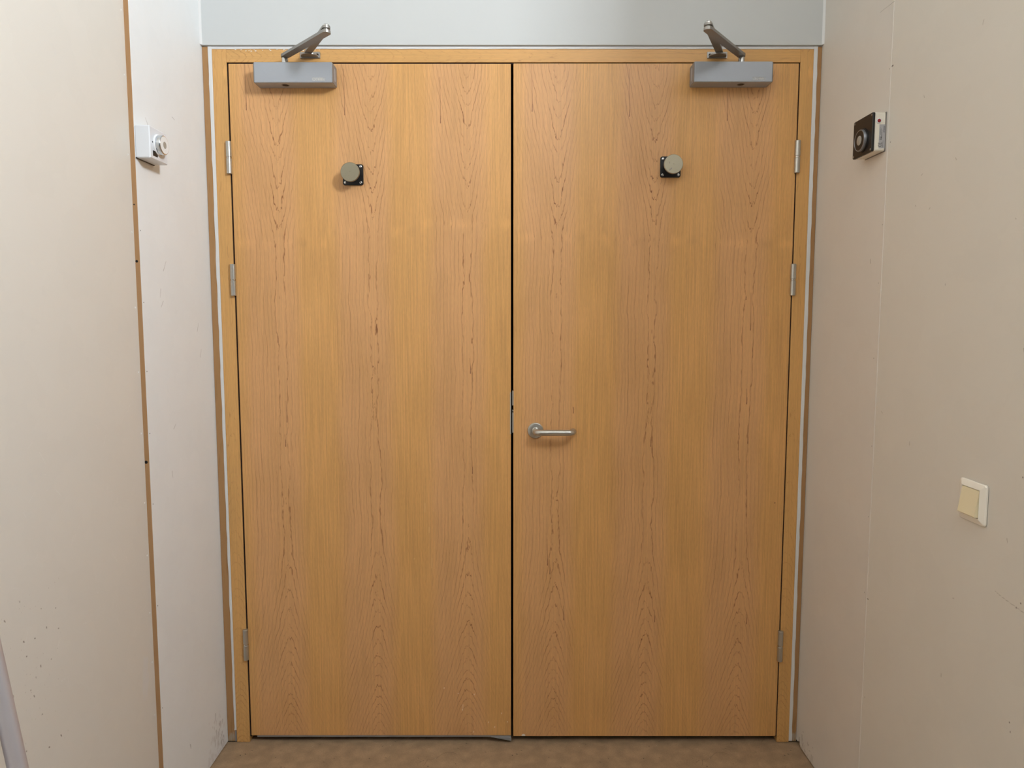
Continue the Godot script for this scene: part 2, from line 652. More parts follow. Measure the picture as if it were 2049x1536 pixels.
	for k in 40:
		spot(pic, 0.5 + 0.5 * rng.randf(), 0.6 + 0.6 * rng.randf(), z0, z1, 0.0005, rgb8(244, 240, 232), 0.3, Vector2(rng.randf_range(-0.02, 0.02), rng.randf_range(-0.03, 0.03)))
	textured("beige_board_left", pic, 0.5)
	uv_map(1, Vector2(z0, 0), Vector2(z1 - z0, 2.4))
	st = begin()
	box(st, Vector3(-WALL - 0.026, 0.004, SEAM), Vector3(-WALL - 0.0122, TALL, LONG), 0.0003)
	part("beige_board", st, mats.beige_board_left, wl).set_meta("label", "beige board set back behind the white one")
	# screw heads: dark in the white board, white filler along the edge of the beige one
	st = begin()
	for y in [1.665, 1.479, 1.297, 1.131, 0.939, 0.656, 0.364]:
		lathe(st, facing(Vector3(-WALL, y, 0.4225), Vector3.FORWARD, Vector3.UP), [Vector2(0.0016, 0.0005), Vector2(0, 0.0006)], 8)
	part("screw_heads", st, mats.screw_dark, wl).set_meta("kind", "stuff")
	st = begin()
	for y in [2.207, 2.05, 1.853, 1.658, 1.465, 1.296, 1.134, 0.947, 0.803, 0.644, 0.505, 0.355]:
		lathe(st, facing(Vector3(-WALL - 0.0122, y, 0.4415), Vector3.FORWARD, Vector3.UP), [Vector2(0.0026, 0), Vector2(0.002, 0.001), Vector2(0, 0.0014)], 8)
	part("filler_dabs", st, mats.screw_white, wl).set_meta("kind", "stuff")
	st = begin()
	for p in [[1.585, 0.0036], [1.055, 0.0045], [1.73, 0.002]]:
		lathe(st, facing(Vector3(-WALL - 0.0085, p[0], SEAM + 0.001), Vector3.RIGHT, Vector3.UP), [Vector2(p[1], 0), Vector2(p[1] * 0.6, 0.0008), Vector2(0, 0.001)], 9)
	part("edge_chips", st, mats.hole_black, wl).set_meta("kind", "stuff")

	# right wall: two beige boards that meet in a fine joint
	var wr := thing("wall_right", "right wall of two beige boards that meet in a fine upright joint", "wall", Vector3.ZERO, "structure")
	st = begin()
	box(st, Vector3(WALL + 0.012, 0, -1.0), Vector3(2.1, TALL, CORNER))
	part("backing", st, brown, wr)
	pic = board_picture(rgb8(224, 217, 206), 400, 2048, 33)
	for k in 24:
		spot(pic, 0.04 + 0.09 * rng.randf(), 0.005 + 0.07 * rng.randf() * rng.randf(), 0, SEAM, rng.randf_range(0.0008, 0.003), rgb8(150, 138, 124), rng.randf_range(0.05, 0.22), Vector2(rng.randf_range(-0.01, 0.01), rng.randf_range(0.0, 0.03)))
	spot(pic, 0.36, 1.597, 0, SEAM, 0.0008, rgb8(140, 124, 108), 0.7, Vector2(0, -0.012))
	spot(pic, 0.25, 1.72, 0, SEAM, 0.0006, rgb8(120, 106, 92), 0.8)
	for p in [[2.073, 0.414], [1.68, 0.4145], [1.529, 0.407], [1.33, 0.401], [1.094, 0.412], [0.9, 0.412], [0.687, 0.408]]:
		spot(pic, p[1], p[0], 0, SEAM, 0.0008, rgb8(74, 62, 52), 0.85, Vector2(0, 0.0015))
	spot(pic, 0.352, 2.238, 0, SEAM, 0.0004, rgb8(140, 128, 114), 0.6, Vector2(0.070, -0.002))
	textured("beige_board_near_door", pic, 0.5)
	uv_map(1, Vector2(0, 0), Vector2(SEAM, 2.4))
	st = begin()
	# its lower corner is chipped away
	var shape := PackedVector2Array([Vector2(-0.02, TALL), Vector2(-0.02, 0.010), Vector2(0.008, 0.010), Vector2(0.012, 0.012), Vector2(0.016, 0.028), Vector2(0.022, 0.034), Vector2(0.026, 0.024), Vector2(0.027, 0.010), Vector2(0.031, 0.009), Vector2(0.036, 0.004), Vector2(SEAM - 0.0080, 0.004), Vector2(SEAM - 0.0080, TALL)])
	prism(st, facing(Vector3(WALL + 0.012, 0, 0), Vector3.BACK, Vector3.UP).translated(Vector3.ZERO) * Transform3D(Basis(Vector3(1, 0, 0), Vector3(0, 1, 0), Vector3(0, 0, 1)), Vector3.ZERO), shape, 0.012, 0.0014)
	part("board", st, mats.beige_board_near_door, wr)
	pic = board_picture(rgb8(224, 218, 206), 1024, 1640, 34)
	for p in [[2.076, 0.431], [1.885, 0.4345], [1.684, 0.426], [1.532, 0.4245], [1.338, 0.4245], [0.902, 0.4225], [0.68, 0.4225], [0.676, 0.43], [0.401, 0.435], [0.882, 0.98], [0.895, 0.991], [0.652, 0.982], [0.635, 0.986], [1.135, 0.975]]:
		spot(pic, p[1], p[0], SEAM, z1, 0.0008, rgb8(72, 60, 50), 0.8, Vector2(0, 0.0015))
	var crack := [[0.892, 0.92], [0.889, 0.933], [0.886, 0.955], [0.884, 0.976], [0.881, 1.002], [0.878, 1.04]]
	for k in crack.size() - 1:
		spot(pic, crack[k][1], crack[k][0], SEAM, z1, 0.0002, rgb8(120, 106, 92), 0.55, Vector2(crack[k + 1][1] - crack[k][1], crack[k + 1][0] - crack[k][0]))
	for k in 14:
		spot(pic, rng.randf_range(0.45, 1.0), rng.randf_range(0.4, 2.2), SEAM, z1, 0.0007, rgb8(150, 136, 120), 0.45, Vector2(rng.randf_range(-0.006, 0.006), rng.randf_range(-0.01, 0.01)))
	textured("beige_board_right", pic, 0.5)
	uv_map(1, Vector2(SEAM, 0), Vector2(z1 - SEAM, 2.4))
	st = begin()
	box(st, Vector3(WALL + 0.0004, 0.004, SEAM - 0.0073), Vector3(WALL + 0.012, TALL, CORNER), 0.0008)
	part("board", st, mats.beige_board_right, wr)

	# the wall over the doors: a white board whose lower edge stands just clear of the plaster
	var wb := thing("wall_back", "white wall board above the double doors", "wall", Vector3.ZERO, "structure")
	st = begin()
	box(st, Vector3(-1.3, 2.275, -0.16), Vector3(1.3, TALL, -0.004))
	part("backing", st, mats.caulk, wb)
	st = begin()
	box(st, Vector3(-WALL, 2.2835, -0.004), Vector3(WALL, TALL, 0.008), 0.0008)
	part("board", st, mats.white_paint, wb)
	for s in [-1.0, 1.0]:
		st = begin()
		prism(st, facing(Vector3(s * WALL, 2.2845, 0.008), Vector3.RIGHT, Vector3.BACK) * Transform3D(Basis(Vector3(1, 0, 0), Vector3(0, 1, 0), Vector3(0, 0, -1)), Vector3.ZERO), PackedVector2Array([Vector2(0, -0.001), Vector2(-s * 0.0065, -0.001), Vector2(-s * 0.005, 0.001), Vector2(-s * 0.001, 0.005), Vector2(0, 0.0065)]), TALL - 2.2845, 0.0)
		part("caulk_bead", st, mats.caulk, wb)
	# blocks behind the fillets at either side of the frame
	for s in [-1.0, 1.0]:
		st = begin()
		box(st, Vector3(minf(s * 0.9365, s * 1.3), 0, -0.16), Vector3(maxf(s * 0.9365, s * 1.3), 2.275, -0.006))
		part("side_block", st, mats.dark_void, wb)


# ---------------------------------------------------------------- frame, fillets

func build_frame() -> void:
	var fr := thing("trim_1", "maple door frame round the double doors", "door frame", Vector3.ZERO, "structure")
	textured("jamb_wood", veneer(0.10, 2.28, 128, 1500, [0.03], [1.0], [-0.55], 301, rgb8(216, 168, 100), rgb8(214, 163, 97), 0.35), 0.42)
	mats.jamb_wood.texture_repeat = true
	# jambs run to the floor, the head lies between them
	var jl := [-0.9370, -0.8925]
	var jr := [0.9015, 0.9424]
	uv_map(0, Vector2(-0.945, 0), Vector2(0.10, 2.28))
	var st := begin()
	box(st, Vector3(jl[0], 0.0015, -0.10), Vector3(jl[1], 2.2745, 0), 0.001)
	part("jamb", st, mats.jamb_wood, fr)
	uv_map(0, Vector2(0.885, 0), Vector2(0.10, 2.28))
	st = begin()
	box(st, Vector3(jr[0], 0.0015, -0.10), Vector3(jr[1], 2.2745, 0), 0.001)
	part("jamb", st, mats.jamb_wood, fr)
	uv_map(3, Vector2(2.225, -1.0), Vector2(0.10, 2.28))
	st = begin()
	box(st, Vector3(jl[1], 2.2345, -0.10), Vector3(jr[0], 2.2745, -0.0005), 0.001)
	part("head", st, mats.jamb_wood, fr)
	# rebates behind the leaves
	for x in [[jl[1], jl[1] + 0.018], [jr[0] - 0.018, jr[0]]]:
		st = begin()
		box(st, Vector3(x[0], 0.0015, -0.10), Vector3(x[1], 2.2345, -0.047))
		part("stop", st, mats.dark_gap, fr)
	st = begin()
	box(st, Vector3(jl[1], 2.214, -0.10), Vector3(jr[0], 2.2345, -0.047))
	part("stop", st, mats.dark_gap, fr)
	# dark smoke seals fill the gaps behind the face
	for x in [[jl[1], -0.8868], [0.8973, jr[0]]]:
		st = begin()
		box(st, Vector3(x[0], 0.02, -0.046), Vector3(x[1], 2.2345, -0.004))
		part("smoke_seal", st, mats.dark_gap, fr)
	st = begin()
	box(st, Vector3(jl[1], 2.2302, -0.046), Vector3(jr[0], 2.2345, -0.004))
	part("smoke_seal", st, mats.dark_gap, fr)
	# splashes of paint on the head
	var rng := RandomNumberGenerator.new()
	rng.seed = 4
	st = begin()
	for k in 34:
		var x := -0.87 + 0.27 * rng.randf()
		var y := 2.2742 - 0.008 * rng.randf() * rng.randf()
		lathe(st, facing(Vector3(x, y, -0.0005), Vector3.RIGHT, Vector3.UP) * Transform3D(Basis(Vector3(rng.randf_range(0.6, 2.4), 0, 0), Vector3(0, rng.randf_range(0.5, 1.0), 0), Vector3(0, 0, 1)), Vector3.ZERO), [Vector2(0.0014, 0), Vector2(0.0010, 0.0003), Vector2(0, 0.0004)], 7)
	part("paint_splashes", st, mats.screw_white, fr).set_meta("kind", "stuff")

	# white filler between the frame and the fillets, with a ragged outer edge
	for s in [-1, 1]:
		var c := thing("trim_%d" % (2 if s < 0 else 3), "ragged white filler strip along the %s side of the door frame" % ("left" if s < 0 else "right"), "filler strip", Vector3.ZERO, "structure")
		var inner := 0.9370 if s < 0 else 0.9424
		var wide := 0.0098 if s < 0 else 0.0112
		var p := PackedVector2Array()
		for k in 81:
			var y := 2.2825 * k / 80.0
			p.append(Vector2(s * (inner + wide * lerpf(0.66 if s < 0 else 0.9, 1.22 if s < 0 else 1.05, y / 2.28) + rng.randf_range(-0.0006, 0.0011)), maxf(y, 0.045 if s < 0 else 0.006)))
		p.append(Vector2(s * inner, 2.2825))
		p.append(Vector2(s * inner, 0.045 if s < 0 else 0.006))
		st = begin()
		prism(st, facing(Vector3(0, 0, -0.006), Vector3.RIGHT, Vector3.UP), p, 0.0075, 0.001)
		part("filler", st, mats.caulk, c)
		if s < 0:
			st = begin()
			box(st, Vector3(-0.9436, 0.004, -0.006), Vector3(-0.9378, 0.043, 0.0), 0.0012)
			part("packer", st, mats.rubber_grey, c)
	var ct := thing("trim_4", "narrow white filler strip along the top of the door frame", "filler strip", Vector3.ZERO, "structure")
	var q := PackedVector2Array([Vector2(-0.9375, 2.2825)])
	q.append(Vector2(-0.9375, 2.2745))
	for k in 61:
		q.append(Vector2(lerpf(-0.9370, 0.9424, k / 60.0), 2.2745 - rng.randf_range(-0.0002, 0.0008)))
	q.append(Vector2(0.9424, 2.2825))
	st = begin()
	prism(st, facing(Vector3(0, 0, -0.006), Vector3.RIGHT, Vector3.UP), q, 0.0068, 0.0008)
	part("filler", st, mats.caulk, ct)
	# brown fibreboard fillets in the corners
	for s in [-1, 1]:
		var c := thing("trim_%d" % (5 if s < 0 else 6), "bare brown fibreboard fillet in the %s corner beside the doors" % ("left" if s < 0 else "right"), "fillet", Vector3.ZERO, "structure")
		st = begin()
		var a: float = s * (0.940 if s < 0 else 0.946)
		var b: float = s * (WALL - 0.0007)
		uv_map(0, Vector2(minf(a, b), 0), Vector2(0.03, 2.29))
		box(st, Vector3(minf(a, b), 0.005, -0.006), Vector3(maxf(a, b), 2.2815, -0.0005), 0.0004)
		part("fillet", st, brown_strip(s), c)


func brown_strip(s: int) -> StandardMaterial3D:
	if mats.has("strip"):
		return mats.strip
	var im := board_picture(rgb8(172, 130, 84), 64, 1024, 61)
	var rng := RandomNumberGenerator.new()
	rng.seed = 62
	for k in 40:
		var p := Vector2(rng.randf() * 64, rng.randf() * 1024)
		streak(im, p, p + Vector2(rng.randf_range(-3, 3), rng.randf_range(0, 30)), rng.randf_range(1, 5), rgb8(150, 112, 70), 0.12)
	for k in 10:
		var p := Vector2(rng.randf() * 64, 1024 - rng.randf() * 16)
		streak(im, p, p + Vector2(3, 0), 6, rgb8(176, 160, 140), 0.3)
	var m := textured("strip", im, 0.8)
	m.texture_repeat = true
	return m


# ---------------------------------------------------------------- the doors

func build_doors() -> void:
	var pale := rgb8(215, 162, 97)
	var rosy := rgb8(214, 162, 108)
	var lx := [-0.8870, -0.0033]
	var rx := [0.0045, 0.8975]
	var ly := [0.0250, 2.2300]
	var ry := [0.0225, 2.2312]
	# left
	var w: float = lx[1] - lx[0]
	var im := veneer(w, ly[1] - ly[0], 824, 2048, [0.143, 0.441, 0.743], [0.2965, 0.5985], [0.0, -0.035, -0.06], 101, pale, rosy)
	for p in [[-0.8347, 2.0898], [-0.5260, 2.0746], [-0.225, 2.05]]:
		dark_fleck(im, p[0], p[1], 0.14, lx, ly)
	for p in [[-0.735, 1.10, 0.07], [-0.757, 1.36, 0.03], [-0.742, 1.02, 0.04], [-0.437, 1.40, 0.02], [-0.135, 1.26, 0.05], [-0.13, 0.93, 0.03]]:
		dark_fleck(im, p[0], p[1], p[2], lx, ly)
	for p in [[-0.2298, 0.1913], [-0.1282, 0.1686], [-0.1688, 0.1139], [-0.08, 0.0702], [-0.1312, 0.036], [-0.0358, 0.1018], [-0.0591, 0.0531], [-0.0159, 0.0716]]:
		chip(im, p[0], p[1], 0.0011, 0.004, lx, ly)
	chip(im, -0.1837, 0.1744, 0.001, -0.003, lx, ly)
	chip(im, -0.1668, 0.1157, 0.0006, 0.020, lx, ly)
	for p in [[-0.2669, 0.61, 0.035], [-0.3258, 0.64, 0.004], [-0.275, 0.73, 0.02], [-0.288, 0.80, 0.03]]:
		chip(im, p[0], p[1], 0.0012, p[2], lx, ly, rgb8(226, 186, 128), 0.5)
	textured("left_veneer", im, 0.42)
	var d := thing("door_1", "left maple-veneered door leaf, without a handle", "door", Vector3.ZERO, "structure")
	leaf(d, lx, ly, mats.left_veneer)
	# a light aluminium drip strip shows under its edge, and a draught seal hangs loose at its end
	var st := begin()
	box(st, Vector3(-0.868, 0.0185, -0.016), Vector3(-0.004, 0.0245, -0.002), 0.0006)
	part("bottom_rail", st, mats.rubber_grey, d)
	st = begin()
	var t := PackedVector2Array([Vector2(-0.074, 0.0235), Vector2(-0.0045, 0.0090), Vector2(-0.0022, 0.0100), Vector2(-0.0030, 0.0215), Vector2(-0.020, 0.0235)])
	prism(st, facing(Vector3(0, 0, -0.004), Vector3.RIGHT, Vector3.UP), t, 0.010, 0.001)
	part("loose_seal", st, mats.rubber_grey, d).set_meta("label", "grey draught seal hanging loose under the leaf")
	# striking plate on the meeting edge
	st = begin()
	box(st, Vector3(-0.0064, 1.0610, -0.030), Vector3(-0.0028, 1.1985, 0.0010), 0.0004)
	part("strike_plate", st, mats.lock_steel, d)
	for y in [1.9428, 1.5605, 0.3480]:
		hinge(d, Vector3(-0.8932, y, 0.0045), 0.1005 if y > 1 else 0.106)
	# right
	w = rx[1] - rx[0]
	im = veneer(w, ry[1] - ry[0], 832, 2048, [0.139, 0.446, 0.757], [0.295, 0.603], [-0.02, -0.01, 0.0], 101, pale, rosy)
	for p in [[0.0632, 2.0853], [0.3695, 2.07], [0.6775, 2.0578]]:
		dark_fleck(im, p[0], p[1], 0.145, rx, ry)
	for p in [[0.1733, 0.4317, 0.05], [0.478, 0.4248, 0.042], [0.7865, 0.4179, 0.034], [0.118, 0.62, 0.09], [0.126, 0.59, 0.05], [0.77, 1.40, 0.12], [0.765, 1.16, 0.05], [0.772, 1.03, 0.06], [0.455, 1.02, 0.03], [0.20, 1.13, 0.02]]:
		dark_fleck(im, p[0], p[1], p[2], rx, ry)
	chip(im, 0.8675, 0.8310, 0.0014, 0.001, rx, ry, rgb8(60, 36, 24), 0.9)
	chip(im, 0.0383, 0.0235, 0.0065, 0.001, rx, ry, rgb8(232, 226, 214), 0.95)
	textured("right_veneer", im, 0.42)
	d = thing("door_2", "right maple-veneered door leaf, with the steel lever handle", "door", Vector3.ZERO, "structure")
	leaf(d, rx, ry, mats.right_veneer)
	st = begin()
	box(st, Vector3(0.006, 0.0165, -0.030), Vector3(0.890, 0.0225, -0.014), 0.0006)
	part("bottom_seal", st, mats.dark_gap, d)
	# lock forend on the meeting edge, in two lengths with the latch between
	for y in [[1.0660, 1.1325], [1.1365, 1.1405], [1.1555, 1.2030]]:
		st = begin()
		box(st, Vector3(0.0010, y[0], -0.030), Vector3(0.0048, y[1], 0.0004), 0.0004)
		part("lock_forend", st, mats.lock_steel, d)
	for y in [1.9456, 1.5612, 0.3430]:
		hinge(d, Vector3(0.9003, y, 0.0045), 0.1005 if y > 1 else 0.106)
	# lever handle
	st = begin()
	var hp := Vector3(0.0765, 1.0735, 0)
	var path := PackedVector3Array([hp + Vector3(0, 0, 0.006)])
	var z := 0.052
	for k in 9:
		var a := PI / 2 * k / 8.0
		path.append(hp + Vector3(0.015 * (1 - cos(a)), 0, z - 0.015 + 0.015 * sin(a)))
	var reach := 0.121
	for k in 9:
		var a := PI / 2 * k / 8.0
		path.append(hp + Vector3(reach - 0.017 + 0.017 * sin(a), 0, z - 0.017 * (1 - cos(a))))
	path.append(hp + Vector3(reach, 0, 0.020))
	tube(st, path, 0.0097, 24)
	var lever := part("door_handle", st, mats.brushed_steel, d)
	lever.set_meta("label", "brushed steel lever handle bent back at its end")
	st = begin()
	lathe(st, Transform3D(Basis(), hp), [Vector2(0.0258, -0.001), Vector2(0.0258, 0.0055), Vector2(0.0248, 0.0075), Vector2(0.0228, 0.0084), Vector2(0.0115, 0.0086), Vector2(0.0112, 0.012), Vector2(0.0098, 0.013), Vector2(0, 0.013)], 40)
	part("rose", st, mats.brushed_steel, lever)


func leaf(d: Node3D, lx: Array, ly: Array, m: Material) -> void:
	uv_map(0, Vector2(lx[0], ly[0]), Vector2(lx[1] - lx[0], ly[1] - ly[0]))
	var st := begin()
	box(st, Vector3(lx[0], ly[0], -0.044), Vector3(lx[1], ly[1], 0.0), 0.0012)
	part("leaf", st, m, d)


func to_px(im: Image, x: float, y: float, lx: Array, ly: Array) -> Vector2:
	return Vector2((x - lx[0]) / (lx[1] - lx[0]) * im.get_width(), (1.0 - (y - ly[0]) / (ly[1] - ly[0])) * im.get_height())


# a dark mineral streak in the veneer, thickest at its lower end
func dark_fleck(im: Image, x: float, y: float, l: float, lx: Array, ly: Array) -> void:
	var p := to_px(im, x, y, lx, ly)
	var k: float = im.get_height() / (ly[1] - ly[0])
	streak(im, p + Vector2(-1.5, -l * k), p + Vector2(0.5, -0.012 * k), 0.75, rgb8(120, 72, 42), 0.30, 0.6)
	streak(im, p + Vector2(0.5, -minf(0.022, l) * k), p, 1.15, rgb8(110, 64, 38), 0.38, 0.5)


func chip(im: Image, x: float, y: float, r: float, l: float, lx: Array, ly: Array, c := Color(0.95, 0.88, 0.76), share := 0.85) -> void:
	var p := to_px(im, x, y, lx, ly)
	var k: float = im.get_height() / (ly[1] - ly[0])
	streak(im, p, p + (Vector2(0.6, -l * k) if l > 0 else Vector2(-l * k, 0)), r * k, c, share, 0.7)


func hinge(d: Node3D, at: Vector3, long: float) -> void:
	var r := 0.0086
	var st := begin()
	rod(st, at + Vector3(0, -long / 2, 0), at + Vector3(0, -0.0022, 0), r, 28, 0.0012)
	box(st, at + Vector3(-0.0025, -long / 2 + 0.002, -0.03), at + Vector3(0.0025, long / 2 - 0.002, -0.002))
	var h := part("hinge", st, mats.brushed_steel, d)
	st = begin()
	rod(st, at + Vector3(0, 0.0018, 0), at + Vector3(0, long / 2, 0), r, 28, 0.0012)
	part("upper_knuckle", st, mats.brushed_steel, h)
	st = begin()
	rod(st, at + Vector3(0, -0.0022, 0), at + Vector3(0, 0.0018, 0), r - 0.0011, 24, 0.0004)
	part("washer", st, mats.bright_steel, h)


# ---------------------------------------------------------------- door closers

func closer(cx: float, y0: float, shaft: float, elbow: Vector3, shoe: float, label: String) -> void:
	var t := thing("door_closer", label, "door closer", Vector3(cx, y0, 0.0005))
	var o := t.position
	var hw := 0.1195
	var tall := 0.0605
	var st := begin()
	box(st, Vector3(-hw, 0, 0), Vector3(hw, tall, 0.055), 0.0016)
	part("body", st, mats.closer_silver, t)
	for s in [-1.0, 1.0]:
		st = begin()
		prism(st, facing(Vector3(s * (hw - 0.0002), tall / 2, 0.0275), Vector3(0, 0, -s), Vector3.UP), rounded_rect(0.0535, tall - 0.0015, 0.004), 0.0016, 0.0008)
		part("end_cap", st, mats.closer_cap, t)
		st = begin()
		prism(st, facing(Vector3(s * (hw + 0.0013), tall / 2, 0.026), Vector3(0, 0, -s), Vector3.UP), rounded_rect(0.016, 0.040, 0.0075), 0.0006, 0.0003)
		part("cap_cover", st, mats.closer_silver, t)
	# adjuster hole in the underside
	st = begin()
	lathe(st, Transform3D(Basis(Vector3.RIGHT, Vector3.FORWARD, Vector3.DOWN), Vector3(shaft - cx, 0.0005, 0.030)), [Vector2(0.0125, 0), Vector2(0.0122, 0.0008), Vector2(0.0098, 0.001), Vector2(0.0095, 0.0003)], 28)
	part("adjuster_ring", st, mats.closer_cap, t)
	st = begin()
	lathe(st, Transform3D(Basis(Vector3.RIGHT, Vector3.FORWARD, Vector3.DOWN), Vector3(shaft - cx, 0.0005, 0.030)), [Vector2(0.0098, 0.0006), Vector2(0, 0.0005)], 28)
	part("adjuster_hole", st, mats.brown_hole, t)
	# maker's plate: raised letters in a shallow frame
	var lx := 0.0785
	st = begin()
	for e in [[-0.0195, -0.0185, -0.0048, 0.0048], [0.0185, 0.0195, -0.0048, 0.0048], [-0.0195, 0.0195, 0.0042, 0.0048], [-0.0195, 0.0195, -0.0048, -0.0042]]:
		box(st, Vector3(lx + e[0], 0.0095 + e[2], 0.0548), Vector3(lx + e[1], 0.0095 + e[3], 0.0556))
	part("badge_frame", st, mats.bright_steel, t)
	var tm := TextMesh.new()
	tm.text = "DORMA"
	tm.font = SystemFont.new()
	tm.font.font_names = PackedStringArray(["Droid Sans"])
	tm.font.font_weight = 700
	tm.font_size = 32
	tm.pixel_size = 0.00027
	tm.depth = 0.0008
	var tx := MeshInstance3D.new()
	tx.name = "badge_lettering"
	tx.mesh = tm
	tx.set_surface_override_material(0, mats.bright_steel)
	tx.position = Vector3(lx, 0.0095, 0.0552)
	t.add_child(tx, true)
	# arm: boss on the shaft, long arm to the elbow, short arm back to the shoe on the frame
	var up := tall
	var s2 := Vector2(shaft - cx, 0.030)
	var e2 := Vector2(elbow.x - cx, elbow.z)
	var h2 := Vector2(shoe - cx, 0.026)
	st = begin()
	lathe(st, Transform3D(Basis(Vector3.RIGHT, Vector3.FORWARD, Vector3.UP), Vector3(s2.x, up - 0.001, s2.y)), [Vector2(0.0098, 0), Vector2(0.0098, 0.019), Vector2(0.0085, 0.0225), Vector2(0, 0.0228)], 28)
	part("shaft", st, mats.bright_steel, t)
	# polygons lie in the x z plane; facing() with these axes raises them along +y
	var flat := func(y: float) -> Transform3D: return Transform3D(Basis(Vector3.RIGHT, Vector3.BACK, Vector3.UP), Vector3(0, y, 0))
	st = begin()
	prism(st, flat.call(up + 0.0225), link(s2, 0.0115, e2, 0.0125), 0.009, 0.0012)
	part("main_arm", st, mats.arm_steel, t)
	st = begin()
	prism(st, flat.call(up + 0.0355), link(h2, 0.0105, e2, 0.0118), 0.0065, 0.001)
	part("short_arm", st, mats.arm_steel, t)
	st = begin()
	lathe(st, Transform3D(Basis(Vector3.RIGHT, Vector3.FORWARD, Vector3.UP), Vector3(e2.x, up + 0.028, e2.y)), [Vector2(0.007, 0), Vector2(0.007, 0.0135), Vector2(0.0105, 0.0135), Vector2(0.0102, 0.0165), Vector2(0.0075, 0.019), Vector2(0, 0.0198)], 28)
	part("elbow_pin", st, mats.bright_steel, t)
	# shoe: plate on the frame head with two screw holes, and a curved lip with the pin
	var by := 2.2555 - o.y
	st = begin()
	prism(st, facing(Vector3(h2.x, by, -0.001), Vector3.RIGHT, Vector3.UP), rounded_rect(0.063, 0.0195, 0.002), 0.0035, 0.0006)
	var lip := PackedVector2Array()
	for k in 15:
		var a := PI * k / 14.0
		lip.append(Vector2(h2.x + cos(a) * 0.027, pow(sin(a), 0.8) * 0.033))
	prism(st, flat.call(by - 0.0065), lip, 0.004, 0.0006)
	var shoe_part := part("shoe", st, mats.arm_steel, t)
	st = begin()
	rod(st, Vector3(h2.x, by - 0.004, h2.y), Vector3(h2.x, up + 0.0445, h2.y), 0.0052, 20)
	part("shoe_pin", st, mats.bright_steel, shoe_part)
	for s in [-1.0, 1.0]:
		st = begin()
		lathe(st, facing(Vector3(h2.x + s * 0.0225, by - 0.0002, 0.0026), Vector3.RIGHT, Vector3.UP), [Vector2(0.0046, 0), Vector2(0.0044, 0.0004), Vector2(0, 0.0002)], 20)
		part("shoe_hole", st, mats.hole_black, shoe_part)


# ---------------------------------------------------------------- hold-open magnets

func armature(at: Vector3, label: String, seed_: int) -> void:
	var t := thing("magnet_plate", label, "door holder", at + Vector3(0, 0, 0.0003))
	var st := begin()
	prism(st, facing(Vector3.ZERO, Vector3.RIGHT, Vector3.UP), rounded_rect(0.0645, 0.0645, 0.006), 0.006, 0.0012)
	part("base_plate", st, mats.black_plastic, t)
	st = begin()
	lathe(st, Transform3D(), [Vector2(0.016, 0.005), Vector2(0.012, 0.016), Vector2(0.0105, 0.020), Vector2(0.0105, 0.040)], 24)
	part("stem", st, mats.black_plastic, t)
	st = begin()
	var z := 0.0385
	lathe(st, Transform3D(Basis(), Vector3(0, 0, z)), [Vector2(0, 0), Vector2(0.0270, 0), Vector2(0.0292, 0.002), Vector2(0.0294, 0.0085), Vector2(0.0282, 0.0100), Vector2(0.0016, 0.0101), Vector2(0.0010, 0.0093), Vector2(0, 0.0092)], 56)
	var disc := part("steel_disc", st, mats.nickel_disc if seed_ == 3 else mats.worn_nickel_disc, t)
	var rng := RandomNumberGenerator.new()
	rng.seed = seed_
	st = begin()
	var marks := [[-0.004, -0.012, 0.003, 0.0015]] if seed_ == 3 else [[-0.013, 0.004, 0.0012, 0.0045], [-0.010, -0.016, 0.0045, 0.0022], [-0.007, -0.014, 0.0018, 0.004], [0.004, -0.003, 0.0012, 0.0016], [-0.012, -0.019, 0.0025, 0.0014]]
	for m in marks:
		lathe(st, Transform3D(Basis(Vector3(m[2], 0, 0), Vector3(0.3 * m[2], m[3], 0), Vector3(0, 0, 1)), Vector3(m[0], m[1], z + 0.0101)), [Vector2(0.8, 0.00002), Vector2(0.5, 0.00006), Vector2(0, 0.00008)], 9)
	part("scuff_marks", st, mats.brass_grey if seed_ == 3 else mats.closer_cap, disc)
	for x in [-1, 1]:
		for y in [-1, 1]:
			st = begin()
			lathe(st, Transform3D(Basis(), Vector3(x * 0.0245, y * 0.0245, 0.0058)), [Vector2(0.0042, 0), Vector2(0.0040, 0.0010), Vector2(0.0030, 0.0016), Vector2(0.0016, 0.0017), Vector2(0.0013, 0.0008), Vector2(0, 0.0007)], 18)
			part("screw", st, mats.bright_steel, t)


